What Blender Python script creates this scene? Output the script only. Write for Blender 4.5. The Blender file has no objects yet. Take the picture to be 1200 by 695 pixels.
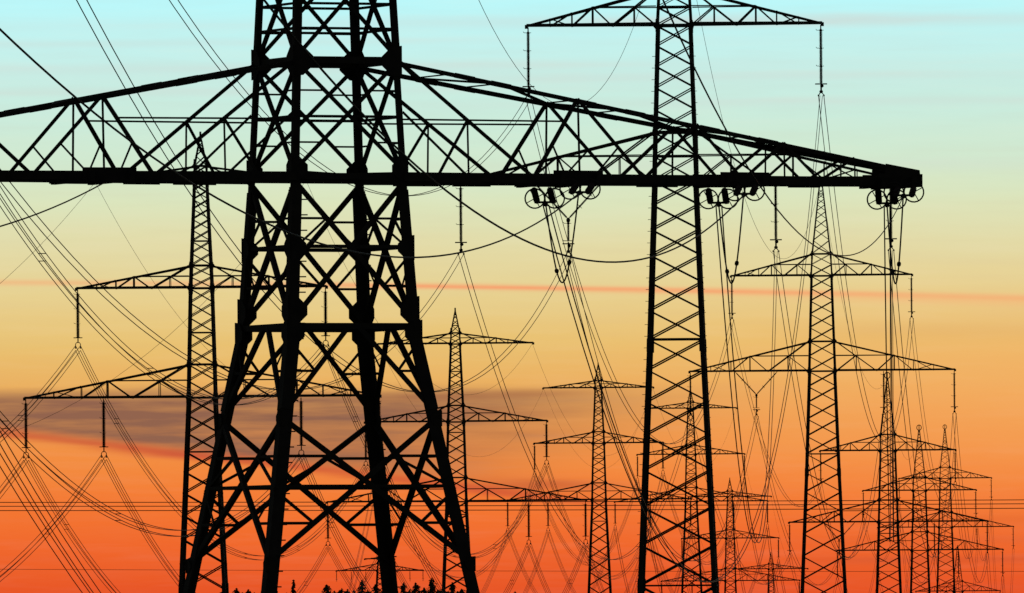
import bpy, math, random
from mathutils import Vector as V
random.seed(7)
R_ = math.radians
scene = bpy.context.scene
C = scene.collection

# ------------------------------------------------------------------ camera
F, YH, CH = 16000.0, 745.0, 6.0          # focal length in photo pixels, horizon row, eye height
cam_d = bpy.data.cameras.new('camera')
cam = bpy.data.objects.new('camera', cam_d)
C.objects.link(cam)
cam.location = (0, 0, CH)
ROLL = 0.0072                            # the photograph is tilted by a little under half a degree
cam.rotation_euler = (R_(90), ROLL, 0)
cam_d.sensor_width = 36
cam_d.lens = 36 * F / 1200
cam_d.shift_y = (YH - 347.5) / 1200
cam_d.clip_start = 1
cam_d.clip_end = 60000
scene.camera = cam

# ------------------------------------------------------------------ light, exposure
vs = scene.view_settings
vs.view_transform = 'Standard'
vs.look = 'None'
vs.exposure = 0
vs.gamma = 1
vs.use_curve_mapping = False
SUN_EL, SUN_AZ = 0.8, 3.0                # just on the horizon, behind the pylons
sun_d = bpy.data.lights.new('sun', 'SUN')
sun = bpy.data.objects.new('sun', sun_d)
C.objects.link(sun)
sun_d.energy = 0.12
sun_d.angle = R_(0.5)
sun_d.color = (1.0, 0.55, 0.28)
_d = V((math.sin(R_(SUN_AZ)) * math.cos(R_(SUN_EL)), math.cos(R_(SUN_AZ)) * math.cos(R_(SUN_EL)), math.sin(R_(SUN_EL))))
sun.rotation_euler = (-_d).to_track_quat('-Z', 'Y').to_euler()

world = bpy.data.worlds.new('World')
scene.world = world
world.use_nodes = True
N, K = world.node_tree.nodes, world.node_tree.links
N.clear()


def lin(c):
    return tuple((x / 255 / 12.92 if x <= 10 else ((x / 255 + .055) / 1.055) ** 2.4) for x in c)


def m(op, a, b=None, c=None, clamp=False):
    n = N.new('ShaderNodeMath'); n.operation = op; n.use_clamp = clamp
    for i, v in enumerate((a, b, c)):
        if v is None: continue
        if isinstance(v, (int, float)): n.inputs[i].default_value = v
        else: K.new(v, n.inputs[i])
    return n.outputs[0]


def sstep(lo, hi, x):
    n = N.new('ShaderNodeMapRange'); n.interpolation_type = 'SMOOTHSTEP'
    for i, v in ((1, lo), (2, hi)):
        if isinstance(v, (int, float)): n.inputs[i].default_value = v
        else: K.new(v, n.inputs[i])
    K.new(x, n.inputs[0])
    return n.outputs[0]


def gauss(x, w):
    q = m('DIVIDE', x, w)
    return m('POWER', math.e, m('MULTIPLY', m('MULTIPLY', q, q), -1.0))


def mixc(fac, a, b, mode='MIX'):
    n = N.new('ShaderNodeMix'); n.data_type = 'RGBA'; n.blend_type = mode
    for i, v in ((0, fac), (6, a), (7, b)):
        if isinstance(v, (int, float)): n.inputs[i].default_value = v
        elif isinstance(v, tuple): n.inputs[i].default_value = (*v[:3], 1)
        else: K.new(v, n.inputs[i])
    return n.outputs[2]


tc = N.new('ShaderNodeTexCoord')
sx = N.new('ShaderNodeSeparateXYZ'); K.new(tc.outputs['Generated'], sx.inputs[0])
dx, dy, dz = sx.outputs
hor = m('SQRT', m('ADD', m('MULTIPLY', dx, dx), m('MULTIPLY', dy, dy)))
az = m('MULTIPLY', m('ARCTAN2', dx, dy), 16.0)            # compass angle from the sunset, 1/16 rad units
el = m('MULTIPLY', m('DIVIDE', dz, m('MAXIMUM', hor, .001)), 16.0)   # tangent of the elevation, same unit
# az*1000 and el*1000 are the units used below
A_ = m('ADD', m('MULTIPLY', az, 1000.0), 600.0)
E_ = m('SUBTRACT', 745.0, m('MULTIPLY', el, 1000.0))
comb = N.new('ShaderNodeCombineXYZ')
K.new(m('DIVIDE', A_, 420.0), comb.inputs[0]); K.new(m('DIVIDE', E_, 34.0), comb.inputs[1])


def noise(scale, detail, off=0.0, rough=.55):
    n = N.new('ShaderNodeTexNoise'); n.inputs['Scale'].default_value = scale
    n.inputs['Detail'].default_value = detail; n.inputs['Roughness'].default_value = rough
    mp = N.new('ShaderNodeMapping'); mp.inputs['Location'].default_value = (off, off * 1.7, off * .3)
    K.new(comb.outputs[0], mp.inputs[0]); K.new(mp.outputs[0], n.inputs['Vector'])
    return n.outputs[0]


n1 = noise(1.0, 4, 0.0)
n2 = noise(2.3, 5, 7.3)
n3 = noise(.55, 3, 3.1)
wob = m('MULTIPLY', m('SUBTRACT', n3, .5), 26.0)
ramp = N.new('ShaderNodeValToRGB')
STOPS = [(745, (218, 70, 34)), (690, (232, 86, 38)), (640, (240, 103, 44)), (590, (244, 120, 50)), (540, (243, 140, 64)),
         (500, (239, 154, 76)), (450, (235, 176, 96)), (400, (233, 194, 114)), (340, (231, 210, 146)), (280, (226, 220, 170)),
         (235, (219, 229, 189)), (190, (210, 233, 206)), (130, (202, 236, 221)), (60, (197, 241, 236)), (0, (187, 248, 250)),
         (-150, (165, 225, 238))]
cr = ramp.color_ramp
while len(cr.elements) > 1: cr.elements.remove(cr.elements[-1])
for i, (y, c) in enumerate(STOPS):
    p = (745 - y) / 1000
    e = cr.elements[0] if i == 0 else cr.elements.new(p)
    e.position = p; e.color = (*lin(c), 1)
E_w = m('ADD', E_, m('MULTIPLY', m('SUBTRACT', n1, .5), 20.0))
K.new(m('DIVIDE', m('SUBTRACT', 745.0, E_w), 1000.0), ramp.inputs[0])
col = ramp.outputs[0]
# faint haze streaks, everywhere
amp = m('MULTIPLY', m('SUBTRACT', n2, .5), m('ADD', .16, m('MULTIPLY', sstep(100, 560, m('MULTIPLY', el, 1000.0)), .16)))
col = mixc(m('ABSOLUTE', amp), col, mixc(m('GREATER_THAN', amp, 0), lin((200, 172, 158)), lin((246, 232, 208))))
# thin grey veils high up
for y0, w0, s0, a0 in ((26, 8, .5, 900), (48, 5, .25, 100), (78, 7, .34, 350), (104, 5, .3, 120), (122, 6, .26, 1000), (196, 9, .2, 900), (92, 6, .3, 800)):
    g = m('MULTIPLY', gauss(m('SUBTRACT', E_, m('ADD', y0, m('MULTIPLY', wob, .35))), w0), m('ADD', .25, gauss(m('SUBTRACT', A_, a0), 420.0)))
    col = mixc(m('MULTIPLY', m('MULTIPLY', g, s0), m('MULTIPLY', n2, 1.7), clamp=True), col, lin((208, 212, 206)))
# brown cloud bank low on the left with a red lower rim
bot = m('ADD', m('ADD', m('MULTIPLY', A_, .125), 499.0), m('ADD', m('MULTIPLY', wob, .3), m('MULTIPLY', m('SUBTRACT', n1, .5), 10.0)))
top = m('ADD', m('ADD', m('MULTIPLY', A_, -.001), 456.0), m('ADD', m('MULTIPLY', wob, .6), m('MULTIPLY', m('SUBTRACT', n2, .5), 24.0)))
fade = m('SUBTRACT', 1.0, sstep(300, 930, m('ADD', m('ADD', A_, m('MULTIPLY', wob, 9.0)), m('MULTIPLY', m('SUBTRACT', E_, 478.0), 2.2))))
bank = m('MULTIPLY', sstep(m('SUBTRACT', top, 9.0), m('ADD', top, 13.0), E_),
         m('SUBTRACT', 1.0, sstep(m('SUBTRACT', bot, 9.0), m('ADD', bot, 7.0), E_)))
bank = m('MULTIPLY', m('MULTIPLY', bank, fade), m('ADD', .1, m('MULTIPLY', n2, 1.55)), clamp=True)
col = mixc(bank, col, lin((146, 100, 78)))
rim = m('MULTIPLY', gauss(m('SUBTRACT', E_, m('ADD', bot, 3.0)), m('ADD', 2.5, m('MULTIPLY', n2, 7.0))), m('SUBTRACT', 1.0, sstep(560, 820, A_)))
col = mixc(m('MULTIPLY', rim, m('ADD', .3, m('MULTIPLY', n1, .6))), col, lin((198, 66, 52)))
# loose wisps trailing off the bank to the right
for y0, w0, s0, a0, a1 in ((462, 6, .5, 380, 780), (484, 9, .34, 420, 760), (508, 6, .26, 470, 720), (566, 7, .5, 520, 790)):
    g = m('MULTIPLY', gauss(m('SUBTRACT', E_, m('ADD', m('ADD', y0, m('MULTIPLY', m('SUBTRACT', A_, 600.0), -.02 if y0 < 500 else .03)), m('MULTIPLY', wob, .5))), w0),
          m('MULTIPLY', sstep(a0, a0 + 130, A_), m('SUBTRACT', 1.0, sstep(a1 - 170, a1, A_))))
    col = mixc(m('MULTIPLY', m('MULTIPLY', g, s0), m('ADD', .2, m('MULTIPLY', n2, 1.5)), clamp=True), col, lin((150, 88, 66) if y0 < 550 else (168, 62, 52)))
# thin pink streak across the yellow band
sty = m('ADD', m('ADD', 326.7, m('MULTIPLY', A_, .0072)), m('MULTIPLY', m('POWER', m('MAXIMUM', m('DIVIDE', A_, 1200.0), 0.0), 1.7), 18.0))
stw = m('ADD', 1.2, m('MULTIPLY', n2, 5.0))
stk = m('MULTIPLY', gauss(m('SUBTRACT', m('ADD', E_, m('MULTIPLY', wob, .16)), sty), stw), m('MULTIPLY', m('SUBTRACT', 1.15, m('MULTIPLY', n2, .8)), m('ADD', .55, m('MULTIPLY', sstep(150, 520, A_), .45))), clamp=True)
soft = m('MULTIPLY', gauss(m('SUBTRACT', E_, m('ADD', sty, m('ADD', 5.0, m('MULTIPLY', wob, .3)))), 7.0), sstep(700, 1150, A_))
col = mixc(m('MULTIPLY', soft, .4), col, lin((247, 178, 122)))
col = mixc(m('MULTIPLY', stk, m('SUBTRACT', 1.0, m('MULTIPLY', sstep(820, 1150, A_), .45))), col, lin((248, 156, 106)))
# the glow is a touch warmer and brighter towards the right
warm = m('MULTIPLY', gauss(m('SUBTRACT', E_, m('ADD', 465.0, m('MULTIPLY', wob, 1.2))), 95.0), sstep(480, 1200, A_))
col = mixc(m('MULTIPLY', warm, .42), col, lin((251, 172, 98)))
# dusky streaks low on the right
for y0, w0, s0 in ((659, 5, .22), (612, 7, .12), (392, 12, .07), (636, 6, .1)):
    g = m('MULTIPLY', gauss(m('SUBTRACT', E_, m('ADD', y0, m('MULTIPLY', wob, .25))), w0), sstep(860, 1060, A_))
    col = mixc(m('MULTIPLY', g, s0), col, lin((170, 70, 50)))
# the glow dies away with height and away from the sunset
up = m('SUBTRACT', 1.0, sstep(800, 5200, m('MULTIPLY', el, 1000.0)))
side = gauss(az, 9.0)
low = sstep(-900, -60, m('MULTIPLY', el, 1000.0))
glow = m('MULTIPLY', m('MULTIPLY', up, side), low)
# rest of the dome: a dim Nishita dusk
sky = N.new('ShaderNodeTexSky'); sky.sky_type = 'NISHITA'; sky.sun_disc = False
sky.sun_elevation = R_(SUN_EL); sky.sun_rotation = R_(SUN_AZ)
dim = mixc(1.0, sky.outputs[0], (.05, .05, .055), 'MULTIPLY')
col = mixc(glow, dim, col)
bg = N.new('ShaderNodeBackground'); K.new(col, bg.inputs[0]); bg.inputs[1].default_value = 1.0
wo = N.new('ShaderNodeOutputWorld'); K.new(bg.outputs[0], wo.inputs[0])
scene.cycles.use_denoising = False
scene.cycles.max_bounces = 4


# ------------------------------------------------------------------ materials
def material(name, base, alt, scale, rough, metal=0.0, bump=.2):
    mt = bpy.data.materials.new(name); mt.use_nodes = True
    nt = mt.node_tree; b = nt.nodes['Principled BSDF']
    t = nt.nodes.new('ShaderNodeTexCoord')
    nz = nt.nodes.new('ShaderNodeTexNoise'); nz.inputs['Scale'].default_value = scale; nz.inputs['Detail'].default_value = 5
    nt.links.new(t.outputs['Object'], nz.inputs['Vector'])
    rp = nt.nodes.new('ShaderNodeValToRGB')
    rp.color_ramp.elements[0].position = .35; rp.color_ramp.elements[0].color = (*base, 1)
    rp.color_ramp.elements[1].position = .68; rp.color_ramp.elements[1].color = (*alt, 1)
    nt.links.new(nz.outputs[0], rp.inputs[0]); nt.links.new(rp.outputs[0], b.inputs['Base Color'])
    bp = nt.nodes.new('ShaderNodeBump'); bp.inputs['Strength'].default_value = bump; bp.inputs['Distance'].default_value = .01
    nt.links.new(nz.outputs[0], bp.inputs['Height']); nt.links.new(bp.outputs[0], b.inputs['Normal'])
    b.inputs['Roughness'].default_value = rough; b.inputs['Metallic'].default_value = metal
    b.inputs['Specular IOR Level'].default_value = .2
    return mt


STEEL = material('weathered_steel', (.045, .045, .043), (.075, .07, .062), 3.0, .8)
GLAZE = material('brown_glaze', (.05, .025, .018), (.07, .035, .022), 9.0, .55)
ALU = material('weathered_wire', (.06, .06, .06), (.09, .09, .085), 14.0, .75)
LEAF = material('spruce_needles', (.035, .055, .03), (.06, .085, .04), .8, .9)
BARK = material('bark', (.05, .04, .03), (.09, .07, .05), 4.0, .95)
GRASS = material('field_grass', (.05, .07, .03), (.09, .1, .05), .05, .95, bump=.5)


# ------------------------------------------------------------------ mesh builder
class MB:
    def __init__(s): s.v, s.f = [], []

    def prism(s, p, q, e1, e2, prof, prof2=None):
        p, q = V(p), V(q); n = len(prof); b = len(s.v)
        for o, pr in ((p, prof), (q, prof2 or prof)):
            for a, c in pr: s.v.append(tuple(o + e1 * a + e2 * c))
        for i in range(n):
            j = (i + 1) % n; s.f.append((b + i, b + j, b + n + j, b + n + i))
        s.f.append(tuple(range(b + n - 1, b - 1, -1))); s.f.append(tuple(range(b + n, b + 2 * n)))

    def angle(s, p, q, w, inward, w2=None):
        """steel angle section whose heel is on the line p-q and whose flanges point inwards"""
        d = (V(q) - V(p)).normalized(); i = V(inward); i = i - d * i.dot(d)
        if i.length < 1e-4: i = d.orthogonal()
        i.normalize(); k = d.cross(i)
        e1, e2 = (i + k).normalized(), (i - k).normalized()
        def pr(w):
            t = w * .16
            return [(0, 0), (w, 0), (w, t), (t, t), (t, w), (0, w)]
        s.prism(p, q, e1, e2, pr(w), pr(w2 or w))

    def flat(s, p, q, w, normal):
        """bar lying on a lattice face: flange w wide in the face, an outstanding leg behind it"""
        d = (V(q) - V(p)).normalized(); n = V(normal); n = (n - d * n.dot(d)).normalized(); k = d.cross(n); t = w * .16; h = w / 2
        s.prism(p, q, k, -n, [(-h, 0), (h, 0), (h, t), (-h + t, t), (-h + t, w * .8), (-h, w * .8)])

    def box(s, p, q, w, h=None, up=(0, 0, 1)):
        d = (V(q) - V(p)).normalized(); u = V(up); u = u - d * u.dot(d)
        if u.length < 1e-4: u = d.orthogonal()
        u.normalize(); k = d.cross(u); a, c = w / 2, (h or w) / 2
        s.prism(p, q, k, u, [(-a, -c), (a, -c), (a, c), (-a, c)])

    def tube(s, pts, r, n=6, closed=False, r_end=None):
        pts = [V(p) for p in pts]; m_ = len(pts); b = len(s.v); ref = None
        for i, p in enumerate(pts):
            if closed: d = pts[(i + 1) % m_] - pts[i - 1]
            else: d = pts[min(i + 1, m_ - 1)] - pts[max(i - 1, 0)]
            d.normalize()
            if ref is None or abs(ref.dot(d)) > .95: ref = d.orthogonal().normalized()
            e1 = (ref - d * ref.dot(d)).normalized(); ref = e1; e2 = d.cross(e1)
            rr = r if r_end is None else r + (r_end - r) * i / (m_ - 1)
            for k in range(n):
                a = 2 * math.pi * k / n; s.v.append(tuple(p + e1 * (rr * math.cos(a)) + e2 * (rr * math.sin(a))))
        for i in range(m_ if closed else m_ - 1):
            j = (i + 1) % m_
            for k in range(n):
                l = (k + 1) % n; s.f.append((b + i * n + k, b + i * n + l, b + j * n + l, b + j * n + k))
        if not closed:
            s.f.append(tuple(b + k for k in range(n - 1, -1, -1))); s.f.append(tuple(b + (m_ - 1) * n + k for k in range(n)))

    def lathe(s, p, q, prof, n=8):
        """prof: list of (fraction along p-q, radius)"""
        p, q = V(p), V(q); d = (q - p).normalized(); e1 = d.orthogonal().normalized(); e2 = d.cross(e1); b = len(s.v)
        for t, r in prof:
            o = p.lerp(q, t)
            for k in range(n):
                a = 2 * math.pi * k / n; s.v.append(tuple(o + e1 * (r * math.cos(a)) + e2 * (r * math.sin(a))))
        for i in range(len(prof) - 1):
            for k in range(n):
                l = (k + 1) % n; s.f.append((b + i * n + k, b + i * n + l, b + (i + 1) * n + l, b + (i + 1) * n + k))
        s.f.append(tuple(b + k for k in range(n - 1, -1, -1))); e = b + (len(prof) - 1) * n; s.f.append(tuple(e + k for k in range(n)))

    def ring(s, c, R, r, ax, n=18, k=6):
        ax = V(ax).normalized(); e1 = ax.orthogonal().normalized(); e2 = ax.cross(e1)
        s.tube([V(c) + e1 * (R * math.cos(2 * math.pi * i / n)) + e2 * (R * math.sin(2 * math.pi * i / n)) for i in range(n)], r, k, True)

    def plate(s, pts, normal, t):
        n = V(normal).normalized() * t / 2; b = len(s.v); k = len(pts)
        for sg in (-1, 1):
            for p in pts: s.v.append(tuple(V(p) + n * sg))
        s.f.append(tuple(b + i for i in range(k - 1, -1, -1))); s.f.append(tuple(b + k + i for i in range(k)))
        for i in range(k): j = (i + 1) % k; s.f.append((b + i, b + j, b + k + j, b + k + i))

    def mesh(s, name):
        me = bpy.data.meshes.new(name); me.from_pydata(s.v, [], s.f); me.update(); return me

    def build(s, name, mat, parent=None):
        o = bpy.data.objects.new(name, s.mesh(name)); o.data.materials.append(mat); C.objects.link(o)
        if parent is not None: o.parent = parent
        return o


def tag(o, label=None, cat=None, group=None, kind=None):
    for k, v in (('label', label), ('category', cat), ('group', group), ('kind', kind)):
        if v: o[k] = v
    return o


def empty(name, loc, rz=0.0, parent=None):
    o = bpy.data.objects.new(name, None); C.objects.link(o); o.location = loc; o.rotation_euler = (0, 0, rz)
    o.empty_display_size = .5
    if parent is not None: o.parent = parent
    return o


def child(mesh, name, parent, loc=(0, 0, 0), rot=None):
    o = bpy.data.objects.new(name, mesh); C.objects.link(o); o.parent = parent; o.location = loc
    if rot: o.rotation_euler = rot
    return o


def level(px, py):                       # takes the tilt of the photograph out of a measured point
    return px - ROLL * (py - YH), py + ROLL * (px - 600)


def at(px, py, D):                       # bearing + height of a surveyed point at distance D
    px, py = level(px, py)
    return V(((px - 600) / F * D, D, CH + (YH - py) / F * D))


# ------------------------------------------------------------------ ground
def ground_z(y):
    return -20 * math.exp(-((y - 3150) / 330.0) ** 2)


def make_ground():
    v, f = [], []
    ys = [-3000, -1000, -200, 0, 150, 300, 450, 600, 800, 1000, 1300, 1600, 1900, 2100, 2300] + list(range(2400, 4000, 60)) + [4200, 5000, 6500, 9000, 14000, 24000, 40000]
    xs = [-30000, -12000, -5000, -2000, -800, -400, -200, -100, -50, 0, 50, 100, 200, 400, 800, 2000, 5000, 12000, 30000]
    for y in ys:
        for x in xs: v.append((x, y, ground_z(y) - (0.35 if abs(x) > 20 else 0) * math.sin(x * .013 + y * .007)))
    n = len(xs)
    for j in range(len(ys) - 1):
        for i in range(n - 1): f.append((j * n + i, j * n + i + 1, (j + 1) * n + i + 1, (j + 1) * n + i))
    g = MB(); g.v, g.f = v, f
    o = g.build('ground', GRASS); o['kind'] = 'structure'


make_ground()

# ------------------------------------------------------------------ suspension pylons
FACES = [((0, -1), (1, 0)), ((1, 0), (0, 1)), ((0, 1), (-1, 0)), ((-1, 0), (0, -1))]   # outward normal, in-face direction
ROT = -math.atan(.045)
PROF = {  # half width of the body as (height relative to the lower arm, half width)
    'R': [(-60, 4.65), (-27, 2.62), (-11, 1.92), (0, 1.52), (10.4, 1.2), (12.7, 1.08), (20.9, .16)],
    'L': [(-60, 4.0), (-15.5, 1.9), (0, 1.2), (8.9, .98), (17.6, .6), (19.0, .52), (21.3, .08)],
    'F': [(-70, 5.0), (-10, 1.6), (0, 1.1), (4.0, .6), (5.2, .4), (6.5, .06)],
}
ARMS = {  # (height, root height, half length)
    'R': [(0, 3.25, 14.5), (10.4, 2.4, 9.9)],
    'L': [(0, 2.7, 14.5), (8.9, 1.85, 10.2), (17.6, 1.25, 8.7)],
    'F': [(0, 2.6, 15.0), (4.0, .8, 5.2)],
}


def interp(tab, z):
    for (a, wa), (b, wb) in zip(tab, tab[1:]):
        if z <= b: return wa + (wb - wa) * (z - a) / (b - a)
    return tab[-1][1]


def make_crossarm(root, z0, rh, hl, w0, w1, sgn, fine, k):
    """one half of a crossarm; w0/w1 = body half width at the arm's underside / top; k = bar scale"""
    part = empty('crossarm', (0, 0, 0), 0, root)
    et = .22
    def low(t, s): return V((sgn * (w0 + (hl - w0) * t), s * (w0 + (et - w0) * t), z0))
    def top(t, s):
        a = V((sgn * w1, s * w1, z0 + rh)); b = V((sgn * hl, s * et, z0 + .12)); x = w0 + (hl - w0) * t
        q = (x - w1) / (hl - w1); return a.lerp(b, max(q, 0))
    for s in (-1, 1):
        b = MB(); b.angle(low(0, s), low(1, s), .19 * k, (0, -s, 1)); b.build('bottom_chord', STEEL, part)
        t = MB(); t.angle(top(0, s), top(1, s), .15 * k, (0, -s, -1)); t.build('top_chord', STEEL, part)
        w = MB(); n = (0, s, 0)
        def bar(p, q, ww): w.flat(p, q, ww * k, n)
        zt = top(.49, s).z
        def midb(t):
            x = low(t, s); xt = top(.49, s); return V((x.x, s * (abs(x.y) + abs(xt.y)) / 2, zt))
        bar(V((sgn * w0 * .98, s * w0 * .98, zt)), top(.49, s), .08)
        bar(low(.49, s), top(.49, s), .1)
        bar(low(.34, s), top(0, s), .11); bar(low(.34, s), top(.49, s), .1)
        bar(low(.17, s), midb(.17), .07); bar(low(0, s), midb(.17), .09)
        bar(low(.65, s), top(.49, s), .09); bar(low(.65, s), top(.65, s), .07)
        bar(low(.65, s), top(.82, s), .06) if fine else None
        bar(low(.82, s), top(.65, s), .07); bar(low(.82, s), top(.82, s), .06)
        w.build('web_bracing', STEEL, part)
    p = MB(); ts = [0, .17, .34, .49, .65, .82, 1]
    for i in range(6):
        a = 1 if i % 2 else -1
        p.flat(low(ts[i], a), low(ts[i + 1], -a), .07 * k, (0, 0, -1))
        if i: p.flat(low(ts[i], -1), low(ts[i], 1), .07 * k, (0, 0, -1))
    p.box(low(1, -1), low(1, 1), .22 * k, .25 * k)
    p.build('plan_bracing', STEEL, part)
    return part


def make_pylon(kind, name, D, px, y_low, label, group, ball=False, ratio=.53, steps=False, k=1.0):
    px, y_low = level(px, y_low)
    X = (px - 600) / F * D
    gz = ground_z(D)
    zl = CH + (YH - y_low) / F * D - gz                  # lower arm above the ground here
    root = empty(name, (X, D, gz), ROT)
    tag(root, label, 'pylon', group)
    prof, arms = PROF[kind], ARMS[kind]
    hw = lambda z: interp(prof, z - zl)
    ztop = zl + prof[-1][0]
    keys = [0.0]
    for (a, rh, hl) in arms: keys += [zl + a, zl + a + rh]
    keys += [ztop]
    fine = D < 2300
    lv = [keys[0]]
    for a, b in zip(keys, keys[1:]):
        segs = [a]; z = a
        lastseg = b == ztop
        while True:
            h = max(ratio * 2 * hw(z) * (1.35 if lastseg else 1), .55)
            if z + h * 1.4 > b: break
            z += h; segs.append(z)
        sc = (b - a) / max(segs[-1] - a + max(ratio * 2 * hw(segs[-1]), .5), 1e-6)
        lv += [a + (q - a) * sc for q in segs[1:]] + [b]
    # legs
    kn = sorted(set([0.0] + [zl + q for q, _ in prof if 0 < zl + q <= ztop]))
    for cx, cy in ((-1, -1), (1, -1), (1, 1), (-1, 1)):
        lg = MB()
        for a, b in zip(kn, kn[1:]):
            wl = (.30 if a < zl - 2 else .23 if a < zl + arms[-1][0] else .14) * k
            if kind == 'L': wl *= .86
            lg.angle((cx * hw(a), cy * hw(a), a), (cx * hw(b), cy * hw(b), b), wl, (-cx, -cy, 0))
            if fine and a > 0 and a < ztop - 2:
                e = V((cx * (hw(a) + .015), cy * (hw(a) + .015), 0)); f2 = (hw(a) - hw(a - .45))
                lg.angle((e.x - cx * f2, e.y - cy * f2, a - .45), (e.x, e.y, a + .4), wl * 1.25, (-cx, -cy, 0))
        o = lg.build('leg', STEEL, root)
        if steps and cy == -1:
            z = 8.0; sm = STEP
            while z < zl + 9:
                child(sm, 'step_bolt', o, (cx * (hw(z) + .0), cy * hw(z), z), (0, 0, 0 if cx > 0 else math.pi)); z += .78
    # lattice
    for (nx, ny), (tx, ty) in FACES:
        b = MB(); n = V((nx, ny, 0)); t = V((tx, ty, 0))
        def P(z, s): h = hw(z); return V((nx * h, ny * h, z)) + t * (s * h)
        for i, (a, c) in enumerate(zip(lv, lv[1:])):
            wb = (.105 if a < zl else .085) * k
            if a > zl + arms[-1][0] + 1: wb = .06 * k
            if hw(c) < .12: wb = .05 * k
            b.flat(P(a, -1), P(c, 1), wb, n); b.flat(P(a, 1) - n * .02, P(c, -1) - n * .02, wb, n)
            if a in keys[1:] or i % 7 == 3:
                if hw(a) > .2: b.flat(P(a, -1), P(a, 1), (.15 if a in keys else .1) * k, n)
        # small plates where arms meet the body
        for (a, rh, hl) in arms:
            for zz in (zl + a, zl + a + rh):
                for s in (-1, 1):
                    q = P(zz, s) + n * .012; r = .26 * k
                    b.plate([q + t * r + V((0, 0, 0)), q + V((0, 0, r * 1.2)), q - t * (.3 * r), q - V((0, 0, r * 1.2))], n, .02)
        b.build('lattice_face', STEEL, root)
    for (a, rh, hl) in arms:
        for sg in (-1, 1):
            make_crossarm(root, zl + a, rh, hl, hw(zl + a), hw(zl + a + rh), sg, fine, k)
    if ball:
        bl = MB()
        for q in range(3):
            an = q * math.pi / 3; bl.ring((0, 0, ztop + .5), .46, .07, (math.cos(an), math.sin(an), 0), 16, 5)
        bl.box((0, 0, ztop - .3), (0, 0, ztop + .12), .16); bl.build('peak_ball', STEEL, root)
    else:
        pk = MB(); pk.box((0, 0, ztop - .5), (0, 0, ztop + .35), .12); pk.build('peak_cap', STEEL, root)
    M = root.matrix_basis.copy()
    from mathutils import Matrix
    M = Matrix.Translation((X, D, gz)) @ Matrix.Rotation(ROT, 4, 'Z')
    def W(x, z, y=0.0): return M @ V((x, y, zl + z))     # world position, z relative to the lower arm
    return dict(W=W, root=root, D=D, top=M @ V((0, 0, ztop)), arms=arms, zl=zl, M=M)


st = MB(); st.box((-.02, 0, 0), (.19, 0, 0), .035); STEP = st.mesh('step_bolt'); STEP.materials.append(STEEL)

GL, GR = 'lattice pylons of the left line', 'lattice pylons of the right line'
PYL = {}
for key, kind, D, px, yl, lab, grp, kw in (
    ('R1', 'R', 914, 791.5, 212, 'tall lattice pylon right of centre, nearest one with zigzag body behind the giant crossarm', GR, dict(steps=True)),
    ('R2', 'R', 1490, 963.5, 435, 'pointed lattice pylon whose tip meets the right end of the giant crossarm', GR, dict(steps=False)),
    ('R3', 'R', 1990, 1041, 612, 'ball-topped pylon standing tallest and leftmost of the three ball-topped ones', GR, dict(ball=True)),
    ('R4', 'R', 2380, 1078, 645, 'middle one of the three ball-topped pylons at lower right', GR, dict(ball=True)),
    ('R5', 'R', 2909, 1108, 618, 'rightmost of the three ball-topped pylons at lower right', GR, dict(ball=True)),
    ('R6', 'R', 3200, 1123, 745, 'low dark pylon peeking out beside the rightmost ball-topped pylon', GR, dict()),
    ('L1', 'L', 1111, 237, 466, 'slender three-armed pylon left of the giant pylon, with two long left arms', GL, dict(ratio=.58)),
    ('L2', 'L', 1524, 535, 588, 'three-armed pylon just right of the giant pylon legs', GL, dict(ratio=.6)),
    ('L3', 'L', 2148, 702, 586, 'slim three-armed pylon left of the tall pylon right of centre', GL, dict(ratio=.62)),
    ('L4', 'L', 2580, 810, 588, 'three-armed pylon seen through the body of the tall right-hand pylon', GL, dict(ratio=.65)),
    ('L5', 'L', 2857, 856, 681, 'small three-armed pylon between the tall and the pointed pylons', GL, dict(ratio=.65)),
    ('L6', 'L', 3200, 904, 755, 'tiny far pylon rising low between small and pointed pylons', GL, dict(ratio=.65)),
    ('F', 'F', 4700, 445, 669, 'faint far pylon seen low between the inner legs of the giant pylon', 'pylons of a far line', dict(ratio=.7)),
):
    PYL[key] = make_pylon(kind, 'lattice_pylon', D, px, yl, lab, grp, k=1.0 if D < 1800 else 1.15 if D < 4000 else 2.0, **kw)

NAME = {'R1': 'tall pylon right of centre', 'R2': 'pointed pylon by arm tip', 'R3': 'leftmost ball-topped pylon', 'R4': 'middle ball-topped pylon',
        'R5': 'rightmost ball-topped pylon', 'R6': 'low dark pylon', 'L1': 'slender left pylon', 'L2': 'pylon beside giant legs', 'L3': 'slim central pylon',
        'L4': 'pylon behind tall pylon', 'L5': 'small pylon', 'L6': 'tiny far pylon', 'F': 'faint far pylon'}


# ------------------------------------------------------------------ insulators
def sheds(n, r0, r1):
    p = [(0, r0)]
    for i in range(n):
        a = i / n; p += [(a + .15 / n, r0), (a + .45 / n, r1), (a + .6 / n, r1 * .96), (a + .75 / n, r0)]
    return p + [(1, r0)]


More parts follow.
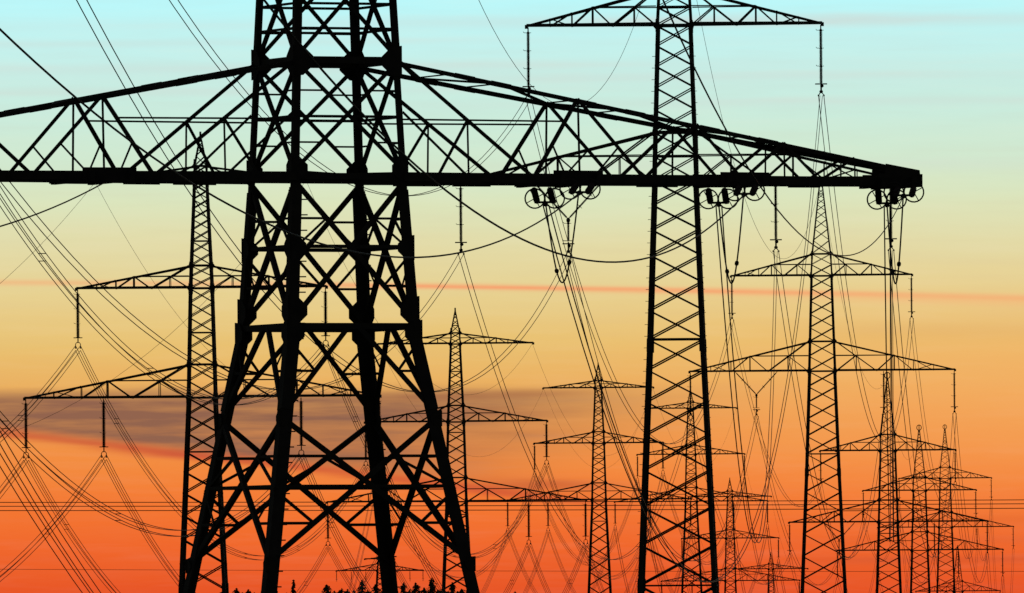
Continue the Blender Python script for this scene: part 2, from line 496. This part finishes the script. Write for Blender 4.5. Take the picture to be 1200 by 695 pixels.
def string_meshes():
    rod = MB(); rod.lathe((0, 0, 0), (0, 0, -1.12), sheds(14, .05, .10), 8); a = rod.mesh('insulator_rod'); a.materials.append(GLAZE)
    cap = MB(); cap.lathe((0, 0, 0), (0, 0, -.16), [(0, .05), (.2, .085), (.8, .085), (1, .05)], 8)
    cap.tube([(-.06, 0, -.08), (-.27, 0, -.08), (-.33, 0, -.0)], .02, 5); cap.tube([(.06, 0, -.08), (.2, 0, -.08)], .02, 5)
    b = cap.mesh('arcing_horn'); b.materials.append(STEEL)
    cl = MB(); cl.box((-.36, 0, -.05), (.36, 0, -.05), .07); cl.box((0, 0, 0), (0, 0, -.42), .07)
    cl.tube([(-.2, 0, -.86), (-.2, 0, -.56), (-.12, 0, -.44), (.12, 0, -.44), (.2, 0, -.56), (.2, 0, -.86)], .035, 5)
    cl.box((-.2, -.25, -.88), (-.2, .25, -.88), .1); cl.box((.2, -.25, -.88), (.2, .25, -.88), .1)
    c = cl.mesh('clamp'); c.materials.append(STEEL)
    hk = MB(); hk.box((0, 0, .05), (0, 0, -.25), .06); d = hk.mesh('hanger'); d.materials.append(STEEL)
    ho = MB(); ho.box((-.33, 0, 0), (.33, 0, 0), .05); ho.tube([(-.33, 0, 0), (-.4, 0, .12)], .02, 5); e = ho.mesh('arcing_crossbar'); e.materials.append(STEEL)
    c2 = MB(); c2.box((-.4, 0, -.1), (.4, 0, -.1), .08); c2.box((0, 0, 0), (0, 0, -.7), .08); c2.lathe((.05, 0, -.12), (.05, 0, -.34), [(0, .05), (.3, .12), (.7, .12), (1, .05)], 8)
    c2.box((0, 0, -.6), (-.18, 0, -.86), .06); c2.box((0, 0, -.6), (.18, 0, -.86), .06); c2.lathe((.0, 0, -.5), (.0, 0, -.72), [(0, .04), (.3, .12), (.7, .12), (1, .04)], 8)
    for q in (-.18, .18): c2.box((q, -.22, -.87), (q, .22, -.87), .1)
    g = c2.mesh('clamp'); g.materials.append(STEEL)
    return a, b, c, d, e, g


ROD, HORN, CLAMP, HANGER, XBAR, CLAMP2 = string_meshes()
STR_LEN = 4.75        # arm to wire


def straight_string(pos, label, group, fat=1.0, nrod=3, shackle=True):
    o = empty('insulator_string', pos, ROT); tag(o, label, 'insulator', group)
    child(HANGER, 'hanger', o); z = -.22
    for i in range(nrod):
        child(HORN, 'arcing_horn', o, (0, 0, z)); child(ROD, 'insulator_rod', o, (0, 0, z - .1)).scale = (fat, fat, 1); z -= 1.2
    child(CLAMP if shackle else CLAMP2, 'clamp', o, (0, 0, z + .02))
    return o, V(pos) + V((0, 0, z - .86))


def vee_string(P, x, z, label, group):
    """two slanting strings meeting in a V with a short string hanging below"""
    W = P['W']; c = W(x, z); o = empty('vee_insulator', c, ROT); tag(o, label, 'insulator', group)
    apex = V((0, 0, -2.5))
    for s in (-1, 1):
        a = V((s * 2.3, 0, 0)); d = apex - a
        b = MB(); b.lathe(a + d * .06, a + d * .95, sheds(34, .045, .085), 8); b.build('insulator_rod', GLAZE, o)
        h = MB(); h.box(a, a + d * .07, .06); h.box(a + d * .94, apex, .06)
        for q in (.35, .66): u = d.normalized(); k = V((u.z, 0, -u.x)); h.box(a + d * q - k * .2, a + d * q + k * .2, .035)
        h.build('hanger', STEEL, o)
    j = MB(); j.lathe(apex + V((0, 0, .1)), apex + V((0, 0, -.25)), [(0, .06), (.3, .13), (.7, .13), (1, .05)], 8); j.build('yoke', STEEL, o)
    child(HORN, 'arcing_horn', o, apex + V((0, 0, -.2))); child(ROD, 'insulator_rod', o, apex + V((0, 0, -.3)))
    child(XBAR, 'arcing_crossbar', o, apex + V((0, 0, -1.45)))
    child(CLAMP2, 'clamp', o, apex + V((0, 0, -1.55)))
    return o, c + V((0, 0, -2.5 - 2.45))


END = {}
GI = 'insulator strings hanging from the pylon arms'
for key, P in PYL.items():
    nm = NAME[key]
    if key[0] == 'L':
        slots = [('outer left', -14.4, 0), ('inner left', -8.05, 0), ('inner right', 8.05, 0), ('outer right', 14.4, 0), ('middle left', -10.1, 8.9), ('middle right', 10.1, 8.9)]
    elif key[0] == 'R':
        slots = [('outer left', -14.4, 0), ('inner left', -7.2, 0), ('inner right', 6.7, 0), ('outer right', 14.4, 0), ('upper left', -9.8, 10.4), ('upper right', 9.8, 10.4)]
    else:
        slots = [('outer left', -14.9, 0), ('second left', -9.8, 0), ('inner left', -4.8, 0), ('second right', 10.4, 0), ('outer right', 14.9, 0)]
    for s, x, z in slots:
        arm = 'upper arm' if 'upper' in s else 'middle arm' if 'middle' in s else 'arm'
        where = s.replace('upper ', '').replace('middle ', '')
        pl = {'outer left': 'left end of lower', 'outer right': 'right end of lower', 'inner left': 'inner left of lower', 'inner right': 'inner right of lower',
              'second left': 'second from left of'}.get(s, None)
        if key == 'F': place = {'outer left': 'left arm tip', 'second left': 'second place on left arm', 'inner left': 'left arm beside body', 'second right': 'inner right arm', 'outer right': 'right arm tip'}[s]
        elif pl: place = pl + ' arm'
        else: place = where + ' end of ' + arm
        if key in ('R1', 'R2', 'R3') and s == 'inner left':
            o, e = vee_string(P, x, z, 'V-shaped insulator set on %s of %s' % (place, nm), 'V-shaped insulator sets')
        elif key in ('R6', 'L6') and z == 0:
            continue
        else:
            dr = 0
            o, e = straight_string(P['W'](x, z, 0) + V((0, 0, -.1)), 'rod insulator hanging from %s of %s' % (place, nm), GI, fat=1.3 if key[0] == 'R' else 1.75, nrod=3 if key != 'F' else 2, shackle=key[0] == 'L')
        END[key, s] = e


# ------------------------------------------------------------------ the giant pylon in front
MX, MD, MROT = (level(383.5, 205)[0] - 600) / F * 372, 372.0, R_(22.4)
MS = F / MD
zy = lambda y: CH + (YH - level(383.5, y)[1]) / MS
MP = sorted([(0.0, 4.4), (zy(690), 3.1), (zy(383), 1.88), (zy(205), 1.65), (zy(0), 1.46), (zy(-420), .95), (zy(-760), .1)])
mhw = lambda z: interp(MP, z)
giant = empty('lattice_pylon', (MX, MD, 0), MROT)
tag(giant, 'huge nearest lattice pylon with splayed legs and one long heavy crossarm', 'pylon', 'lattice pylons in the foreground')
corner = lambda cx, cy, z: V((cx * mhw(z), cy * mhw(z), z))
legs = {}
for cx, cy in ((-1, -1), (1, -1), (1, 1), (-1, 1)):
    b = MB()
    cuts = [(0, .36), (zy(690), .34), (zy(383), .27), (zy(221), .19), (zy(0), .19), (zy(-420), .14), (zy(-760), .1)]
    for (z0, w), (z1, _) in zip(cuts, cuts[1:]): b.angle(corner(cx, cy, z0), corner(cx, cy, z1), w, (-cx, -cy, 0))
    # doubled angle below the arm and splice plates
    off = V((cx * .02, cy * .02, 0))
    for y0, y1, w in ((388, 224, .29), (480, 392, .33), (70, -40, .21)):
        b.angle(corner(cx, cy, zy(y0)) + off, corner(cx, cy, zy(y1)) + off, w, (-cx, -cy, 0)); off = off * 1.12
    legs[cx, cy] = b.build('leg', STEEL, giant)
    if (cx, cy) in ((-1, -1), (1, 1)):
        z = zy(688); d = V((1, .0, 0))
        while z < zy(225):
            q = corner(cx, cy, z); dirx = 1
            child(STEP, 'step_bolt', legs[cx, cy], q + (V((.17 if z > zy(221) else .25, -.005, 0)) if cx < 0 else V((-.01, 0, 0))), (0, 0, -MROT)); z += .42
    # gusset plates in both faces at the nodes
    for y, r in ((74, .42), (200, .33), (292, .34), (366, .4), (392, .36), (492, .22), (662, .2), (-60, .4)):
        z = zy(y); q = corner(cx, cy, z); g = MB()
        for n, t in (((cx, 0, 0), (0, -cy, 0)), ((0, cy, 0), (-cx, 0, 0))):
            n, t = V(n), V(t); o = q + n * .03; u = V((0, 0, 1))
            g.plate([o - t * .06 - u * r, o + t * (.55 * r) - u * (r * .95), o + t * (1.25 * r) - u * (.3 * r), o + t * (1.25 * r) + u * (.3 * r), o + t * (.55 * r) + u * (r * .95), o - t * .06 + u * r], n, .024)
        g.build('gusset_plate', STEEL, legs[cx, cy])
for (nx, ny), (tx, ty) in FACES:
    n, t = V((nx, ny, 0)), V((tx, ty, 0))
    def P(y, s, dep=0.0):
        z = zy(y); h = mhw(z) - .01 - dep; return n * h + V((0, 0, z)) + t * (s * mhw(z))
    def bar(name, a, b, w):
        q = MB(); q.flat(a, b, w, n); q.build(name, STEEL, giant)
    def X(y0, y1, w):
        bar('diagonal_brace', P(y0, -1), P(y1, 1), w); bar('diagonal_brace', P(y0, 1, .035), P(y1, -1, .035), w)
    def mid(y0, y1, s0, s1, q, dep=0.0):   # point on a diagonal
        return P(y0, s0, dep).lerp(P(y1, s1, dep), q)
    X(-420, -230, .1); X(-230, -60, .1); X(-60, 73, .115); X(73, 205, .115); X(212, 383, .15); X(490, 660, .155); X(890, 1003, .16)
    for a, c, w in ((383, 490, .14), (890, 712, .15)):
        for s in (-1, 1): bar('diagonal_brace', P(a, s * .06), P(c, s), w)
    for y, w in ((-60, .14), (7, .07), (36, .07), (73, .19), (139, .075), (209, .18), (291, .1), (384, .17), (571, .085), (890, .14)):
        bar('horizontal_strut', P(y, -1), P(y, 1), w)
    def sec(name, a, b, w): bar(name, a, b, w)       # light secondary bars
    def quarter(y0, y1, w, dd=True):
        for s in (-1, 1):
            for fq in (.27, .73):
                d = mid(y0, y1, s, -s, fq) if fq < .5 else mid(y1, y0, s, -s, 1 - fq)
                hz = mhw(d.z); e = n * (hz - .01) + t * (s * hz) + V((0, 0, d.z))
                sec('stay_bar', d, e, w)
                if dd:
                    z2 = zy((y0 + y1) / 2); e2 = n * (mhw(z2) - .01) + t * (s * mhw(z2)) + V((0, 0, z2)); sec('secondary_brace', d, e2, w)
    quarter(-60, 73, .05, False); quarter(73, 205, .05, False); quarter(212, 383, .065); quarter(490, 660, .08)
    for s in (-1, 1):
        d = P(383, s * .06).lerp(P(490, s), .5); hz = mhw(d.z); e = n * (hz - .01) + t * (s * hz) + V((0, 0, d.z)); sec('stay_bar', d, e, .07)
        sec('secondary_brace', d, P(398, s), .065)
# waist plan bracing seen from below
for y in (205, 384):
    z = zy(y) - .02; h = mhw(z); q = MB()
    q.flat((-h, -h, z), (h, h, z), .11, (0, 0, -1)); q.flat((-h, h, z - .03), (h, -h, z - .03), .11, (0, 0, -1)); q.build('plan_bracing', STEEL, giant)

# arms of the giant pylon
ZB, ZT = zy(209), zy(74)
HL = 697.0 / MS / math.cos(MROT)
HL = 17.3
for sg in (-1, 1):
    arm = empty('crossarm', (0, 0, 0), 0, giant)
    w0, w1, et = mhw(ZB), mhw(ZT), .34
    def low(x, s): q = (x - w0) / (HL - w0); return V((sg * x, s * (w0 + (et - w0) * q), ZB))
    def top(x, s): q = (x - w1) / (HL - w1); return V((sg * x, s * (w1 + (et - w1) * q), ZT + (ZB + .32 - ZT) * q))
    MID = zy(142)
    BN, TN = [5.55, 8.95, 12.0, 14.4], [6.95, 10.6, 13.3, 15.5]
    for s in (-1, 1):
        b = MB(); b.box(low(w0 - .1, s), low(HL, s), .17, .24); b.build('bottom_chord', STEEL, arm)
        b = MB(); b.angle(top(w1, s), top(HL, s), .12, (0, -s, -1))
        for x in (3.2, 4.3, 6.9, 8.4, 10.7, 12.5): b.box(top(x, s) + V((0, s * .012, -.06)), top(x + .6, s) + V((0, s * .012, -.06)), .03, .14)
        b.build('top_chord', STEEL, arm)
        nn = (0, s, 0)
        d = MB(); d.flat(top(w1, s), low(BN[0], s), .105, nn); d.build('diagonal_brace', STEEL, arm)
        for i in range(4):
            d = MB(); d.flat(low(BN[i], s), top(TN[i], s), .1 - .01 * i, nn); d.build('diagonal_brace', STEEL, arm)
            if i < 3:
                d = MB(); d.flat(top(TN[i], s), low(BN[i + 1], s), .1 - .01 * i, nn); d.build('diagonal_brace', STEEL, arm)
            d = MB(); d.flat(top(TN[i], s), low(TN[i], s), .062 - .005 * i, nn); d.build('vertical_post', STEEL, arm)
        def on(a, c, z): q = (z - a.z) / (c.z - a.z); return a.lerp(c, q)
        pa = on(top(w1, s), low(BN[0], s), MID); pb = on(low(BN[0], s), top(TN[0], s), MID)
        hz = mhw(MID)
        for p_, q_, w_ in ((V((sg * hz, s * hz, MID)), pa, .05), (pa, pb, .05), (pa, low(abs(pa.x), s), .055), (pa, low(abs(pa.x) * .5 + w0 * .5, s), .085),
                           (V((sg * hz, s * hz, MID + .2)), low(abs(pa.x), s), .07), (on(top(TN[0], s), low(BN[1], s), zy(172)), low(7.35, s), .055),
                           (low(BN[0], s).lerp(top(TN[0], s), .42), low(6.55, s), .055)):
            d = MB(); d.flat(p_, q_, w_, nn); d.build('secondary_brace', STEEL, arm)
    # bracing between the two chords, above and below
    d = MB(); xs = [w1, 3.2, 4.6, 6.95, 8.4, 10.6, 12.2, 13.3, 14.5, 15.5]
    for i in range(len(xs) - 1):
        a = 1 if i % 2 else -1; d.flat(top(xs[i], a), top(xs[i + 1], -a), .075, (0, 0, 1)); d.flat(top(xs[i + 1], -1), top(xs[i + 1], 1), .05, (0, 0, 1))
    d.build('top_bracing', STEEL, arm)
    d = MB(); xs = [w0, 3.4, 5.55, 7.2, 8.95, 10.5, 12.0, 13.2, 14.4, 15.6]
    for i in range(len(xs) - 1):
        a = 1 if i % 2 else -1; d.flat(low(xs[i], a), low(xs[i + 1], -a), .09, (0, 0, -1)); d.flat(low(xs[i], -1), low(xs[i], 1), .09, (0, 0, -1))
    d.build('bottom_bracing', STEEL, arm)
    # splice plates on the bottom chords, deep cross beams where the line pulls
    for x, l in ((2.6, 1.3), (4.3, 1.1), (9.6, 1.2), (14.0, .9)):
        for s in (-1, 1):
            d = MB(); d.box(low(x, s) + V((0, s * .097, -.03)), low(x + l, s) + V((0, s * .097, -.03)), .02, .24); d.build('splice_plate', STEEL, arm)
    for x in (6.85, 12.0, 16.95):
        d = MB()
        for xx in (x - .55, x + .55) if x < 16 else (x - .7, x + .25): d.box(low(min(xx, HL), -1) - V((0, .35, .02)), low(min(xx, HL), 1) + V((0, .35, -.02)), .14, .3)
        for s in (-1, 1): d.box(low(x - .75, s) + V((0, s * .13, .03)), low(min(x + .75, HL + .25), s) + V((0, s * .13, .03)), .05, .36)
        d.build('cross_beam', STEEL, arm)
    if True:
        d = MB()
        for s in (-1, 1): d.plate([top(HL - .85, s) + V((0, s * .05, .02)), top(HL, s) + V((sg * .2, s * .05, .0)), low(HL, s) + V((sg * .25, s * .05, -.15)), low(HL - .9, s) + V((0, s * .05, -.2))], (0, 1, 0), .03)
        d.build('end_plate', STEEL, arm)

from mathutils import Matrix
MM = Matrix.Translation((MX, MD, 0)) @ Matrix.Rotation(MROT, 4, 'Z')

# tension insulators, jumpers and wires of the giant pylon
GRING = MB(); GRING.ring((0, 0, 0), .27, .022, (0, 1, 0), 22, 6)
for a in range(4): GRING.tube([(0, 0, 0), (.27 * math.cos(a * math.pi / 2 + .5), 0, .27 * math.sin(a * math.pi / 2 + .5))], .014, 5)
GRING = GRING.mesh('grading_ring'); GRING.materials.append(STEEL)


def tension_set(x, side, nm):
    """double string pulled away from one edge of the arm; returns the yoke point in the world"""
    q = (x - mhw(ZB)) / (HL - mhw(ZB)); yy = mhw(ZB) + (.34 - mhw(ZB)) * q
    base = MM @ V((x, side * (yy + .3), ZB - .2))
    d = V((-.05, -1, -.1)) if side < 0 else V((.036, 1, -.1)); d.normalize()
    o = empty('tension_insulator', base)
    tag(o, '%s double tension insulator with two grading rings under %s of giant crossarm' % ('camera-side' if side < 0 else 'rear', nm), 'insulator', 'tension insulator sets on the giant arm')
    k = V((0, 0, 1)).cross(d).normalized()
    L = 2.7
    for s in (-1, 1):
        a = k * (s * .22); rod = MB(); rod.lathe(a + d * .25, a + d * (L - .2), sheds(28, .05, .092), 10); rod.build('insulator_rod', GLAZE, o)
        h = MB(); h.box(a, a + d * .28, .08); h.box(a + d * (L - .25), a + d * (L + .1), .08); h.build('end_fitting', STEEL, o)
        child(GRING, 'grading_ring', o, a * 1.25 + d * (L - .25) + V((0, 0, .06)))
    y = MB(); y.box(k * -.3 + d * (L + .1), k * .3 + d * (L + .1), .06, .06); y.lathe(d * (L + .1), d * (L + .75), [(0, .04), (.3, .07), (.7, .07), (1, .03)], 8); y.build('yoke_plate', STEEL, o)
    return base + d * (L + .7)


TEN = {}
for nm, x in (('inner right', 6.95), ('middle right', 12.0), ('right tip', 16.95)):
    TEN[nm, -1] = tension_set(x, -1, nm + (' place' if 'tip' not in nm else '')); TEN[nm, 1] = tension_set(x, 1, nm + (' place' if 'tip' not in nm else ''))


def wire_mesh(A, B, S, r, n=48, nside=5, off=V((0, 0, 0))):
    b = MB(); pts = []
    for i in range(n + 1):
        t = i / n; p = A.lerp(B, t) - A; p.z -= 4 * S * t * (1 - t); pts.append(p + off)
    b.tube(pts, r, nside); return b


def conductor(A, B, S, label, group, nw=1, gap=.4, r=.02, spacers=0, name=None):
    A, B = V(A), V(B)
    if nw == 1:
        o = wire_mesh(A, B, S, r).build(name or 'conductor', ALU); o.location = A; return tag(o, label, 'wire', group)
    o = empty(name or 'conductor_bundle', A); tag(o, label, 'wires', group)
    h = gap / 2
    offs = [V((-h, 0, 0)), V((h, 0, 0))] if nw == 2 else [V((-h, 0, -h)), V((h, 0, -h)), V((h, 0, h)), V((-h, 0, h))]
    for f in offs: wire_mesh(A, B, S, r, off=f).build('wire', ALU, o)
    for i in range(spacers):
        t = (i + .5) / spacers; p = A.lerp(B, t) - A; p.z -= 4 * S * t * (1 - t); sp = MB()
        for q in (0, 2): sp.box(p + offs[q], p + offs[q + 1], .045)
        sp.build('spacer', STEEL, o)
    return o


GW = 'conductors sagging between the pylons'
for nm, tgt in (('inner right', 'upper right'), ('middle right', 'inner right'), ('right tip', 'outer right')):
    A = TEN[nm, -1]
    conductor(A, A + V((-11.3, 0, -.9)) + V((0, {'inner right': 212, 'middle right': 194, 'right tip': 125}[nm] - A.y, 0)), {'inner right': 3.2, 'middle right': 3.5, 'right tip': 4.05}[nm],
              'thick wire from %s insulator of giant crossarm sweeping up left' % nm, 'thick wires running towards the camera', r=.021 if 'tip' not in nm else .013)
    A2 = TEN[nm, 1]
    conductor(A2, END['R1', tgt], {'inner right': 20, 'middle right': 14, 'right tip': 14}[nm], 'wires from %s insulator of giant crossarm to tall pylon right of centre' % nm, GW, nw=2, gap=.16, r=.02)
    # jumper loop under the arm
    mid_ = (A + A2) / 2 + V((0, 0, -2.62)); b = MB(); pts = []
    P0, P3 = A2 - A2, A - A2; Pm = mid_ - A2
    for i in range(31):
        t = i / 30
        c1, c2 = P0.lerp(Pm, .82), P3.lerp(Pm, .82); c1.z = c2.z = Pm.z * 1.16
        pts.append(P0 * (1 - t) ** 3 + c1 * (3 * t * (1 - t) ** 2) + c2 * (3 * t * t * (1 - t)) + P3 * t ** 3)
    b.tube(pts, .022, 7); o = b.build('jumper_loop', ALU); o.location = A2
    for i in (9, 22):
        j = MB(); dd = (pts[i + 1] - pts[i - 1]).normalized(); j.lathe(pts[i] - dd * .1, pts[i] + dd * .1, [(0, .03), (.25, .058), (.75, .058), (1, .03)], 8); j.build('joint', STEEL, o)
    tag(o, 'slack U-shaped jumper wire below %s insulators of giant crossarm' % nm, 'wire', 'jumper loops under the giant arm')
A = MM @ V((-6.95, -1.2, ZB - .2))
conductor(A, A + V((-11.3, -160, -.9)), 3.3, 'thick wire dropping left from the left arm of giant pylon', 'thick wires running towards the camera', r=.021)

# right-hand line: near spans
near = {'outer left': (394, -22.6, 7.0, 16.2), 'inner left': (394, -22.6, 7.0, 16.2), 'upper left': (394, -22.6, 7.0, 16.2)}
for s, (DB, ddx, ddz, S) in near.items():
    A = END['R1', s]
    conductor(A, A + V((ddx, DB - A.y, ddz)), S, 'pair of wires from %s insulator of tall pylon sweeping to the upper left' % s, 'twin wires running to the upper left', nw=2, gap=.36, r=.021)
A = PYL['R1']['top']
conductor(A, (-5.05, 464, 40.1), 16.0, 'thin earth wire from top of tall pylon swinging to the upper left', 'thin earth wires', r=.013, name='earth_wire')
order = ['R1', 'R2', 'R3', 'R4', 'R5', 'R6']
SAG = {'R1': 18, 'R2': 10, 'R3': 9, 'R4': 10, 'R5': 8, 'L1': 13.5, 'L2': 14.5, 'L3': 15, 'L4': 11, 'L5': 9}
for a, b in zip(order, order[1:]):
    conductor(PYL[a]['top'], PYL[b]['top'], SAG[a] * .9, 'earth wire from top of %s to %s' % (NAME[a], NAME[b]), 'thin earth wires', r=.016, name='earth_wire')
    for s in ('outer left', 'inner left', 'inner right', 'outer right', 'upper left', 'upper right'):
        if (b, s) not in END: continue
        conductor(END[a, s], END[b, s], SAG[a], '%s wires from %s to %s' % (s, NAME[a], NAME[b]), GW, nw=2, gap=.36, r=.026)
# left-hand line
for s in ('outer left', 'inner left', 'middle left', 'middle right', 'inner right', 'outer right'):
    A = END['L1', s]; DB, ddx, ddz, S = (260.2, -1.08, -7.4, 15.0) if s == 'outer right' else (780, -26.0, 0, 14.5) if 'left' in s else (671.6, -11.28, .11, 7.9)
    conductor(A, A + V((ddx, DB - A.y, ddz)), S, 'four-wire bundle from %s insulator of slender left pylon sagging towards lower left' % s, 'wire bundles at lower left', nw=4, gap=.4 if s != 'outer right' else .3, r=.024 if s != 'outer right' else .013, spacers=4 if s != 'outer right' else 0)
for s, x, B_, S in (('left', -8.6, (-45, 716, 0), 21.0), ('right', 8.6, (-62, 880, 3.5), 25.2)):
    A = PYL['L1']['W'](x, 17.6)
    conductor(A, A + V((B_[0], B_[1] - A.y, B_[2])), S, 'thin earth wire from top arm %s end of slender left pylon going left' % s, 'thin earth wires', r=.014, name='earth_wire')
order = ['L1', 'L2', 'L3', 'L4', 'L5', 'L6']
for a, b in zip(order, order[1:]):
    for s in ('outer left', 'inner left', 'middle left', 'middle right', 'inner right', 'outer right'):
        if (b, s) not in END: continue
        conductor(END[a, s], END[b, s], SAG[a], '%s wire bundle from %s to %s' % (s, NAME[a], NAME[b]), GW, nw=4, gap=.4, r=.025, spacers=5 if a == 'L1' else 0)
    for s, x in (('left', -8.6), ('right', 8.6)):
        conductor(PYL[a]['W'](x, 17.6), PYL[b]['W'](x, 17.6), SAG[a] * .8, '%s thin earth wire from %s to %s' % (s, NAME[a], NAME[b]), 'thin earth wires', r=.014, name='earth_wire')
# crossing line
D = 1420
for y0, y1, lab in ((585, 582, 'topmost'), (589.6, 586.6, 'middle'), (594.5, 592, 'lowest')):
    A, B = at(-900, y0 + 2.2, D), at(2100, y1 - 2.2, D + 12)
    conductor(A, B, 0.4, '%s of three level wires crossing the whole picture low down' % lab, 'level wires crossing the picture', r=.043)
conductor(at(-500, 664, 1900), at(1900, 668, 1900), .4, 'single faint level wire crossing near the bottom of the picture', 'level wires crossing the picture', r=.03)


# ------------------------------------------------------------------ far trees
def make_tree(X, D, h, label, seed, fat):
    rnd = random.Random(seed); gz = ground_z(D)
    o = empty('spruce_tree', (X, D, gz)); tag(o, label, 'tree', 'far trees along the bottom edge')
    tr = MB(); tr.tube([(0, 0, 0), (.1, 0, h * .5), (0, .05, h * .97)], .35, 7, r_end=.05); tr.build('trunk', BARK, o)
    cr_ = MB()
    nlev = 34; pw = .85 if fat < .14 else .42
    for i in range(nlev):
        q = (i / (nlev - 1)) ** .75; z = h * (.14 + .86 * q); rad = fat * h * (1 - q) ** pw * rnd.uniform(.7, 1.15) + .15
        for j in range(rnd.randint(7, 11) if q < .98 else 4):
            a = rnd.random() * 6.283; d = V((math.cos(a), math.sin(a), 0)); k = V((-d.y, d.x, 0)); L = rad * rnd.uniform(.5, 1.1); lift = rnd.uniform(-.25, .55)
            for u in range(5):
                t0 = (u + rnd.random()) / 5; c = d * (L * t0) + V((0, 0, z - L * t0 * .3 + lift)); s = .13 + .24 * rnd.random()
                e = V((rnd.uniform(-1, 1), rnd.uniform(-1, 1), rnd.uniform(-.9, .5))) * s
                b = len(cr_.v); cr_.v += [tuple(c + k * s + e * .4), tuple(c - k * s - e * .3), tuple(c + d * s * 1.2 - V((0, 0, s)) + e), tuple(c + V((0, 0, s * .9)))]
                cr_.f += [(b, b + 1, b + 2), (b, b + 3, b + 1), (b + 1, b + 3, b + 2)]
    cr_.build('crown', LEAF, o)


TREES = [(277, 688, 3900, .2, 'low round tree at left foot of giant pylon'), (291, 690, 3860, .2, 'low round tree left of inner leg of giant pylon'),
         (344, 681, 3800, .1, 'pointed lone conifer right of the second leg of giant pylon'), (383, 683, 3900, .2, 'bushy tree below left arm tip of faint far pylon'),
         (407, 689, 3820, .24, 'low broad tree under left arm of faint far pylon'), (424, 681, 3950, .14, 'narrow tree just left of the third leg of giant pylon'),
         (440, 684, 3880, .2, 'tree behind the third leg of giant pylon'), (473, 683, 3900, .13, 'slim tree just right of the third leg of giant pylon'), (487, 681, 3830, .16, 'tree below right arm of faint far pylon'),
         (497, 687, 3950, .22, 'low broad tree below right arm tip of faint far pylon'), (506, 678, 3850, .15, 'tallest tree between third and fourth legs of giant pylon'), (519, 687, 3930, .22, 'low tree right of the tallest tree'),
         (530, 681, 3860, .18, 'bushy tree beside base of three-armed pylon'), (541, 688, 3920, .2, 'tree at inner edge of fourth leg of giant pylon'),
         (604, 692, 3900, .2, 'tip of a tree right of the giant pylon'), (462, 688, 3860, .2, 'low tree hugging the third leg of giant pylon')]
EXTRA = [(284, 692, 'gap left of inner leg'), (298, 692, 'base of second leg'), (336, 692, 'right side of second leg'), (392, 690, 'far pylon left arm'), (400, 687, 'far pylon second string'), (415, 690, 'far pylon inner string'), (431, 689, 'third leg left side'), (448, 690, 'far pylon base'),
         (480, 688, 'far pylon right arm'), (492, 690, 'far pylon right string'), (513, 688, 'tallest tree foot'), (525, 690, 'three-armed pylon left leg'), (536, 689, 'three-armed pylon right leg'),
         ]
for i, (px, py, w) in enumerate(EXTRA): TREES.append((px, py + 1.5, 3800 + (i * 37) % 180, .27 + .03 * (i % 3), 'low shrubby treetop on the bottom edge at the ' + w))
for i, (px, py, D, fat, lab) in enumerate(TREES):
    px, py = level(px, py); fat *= 1.2; py += 1.5 if fat < .19 else 3.5
    make_tree((px - 600) / F * D, D, CH + (YH - py) / F * D - ground_z(D), lab, 11 + i, fat)
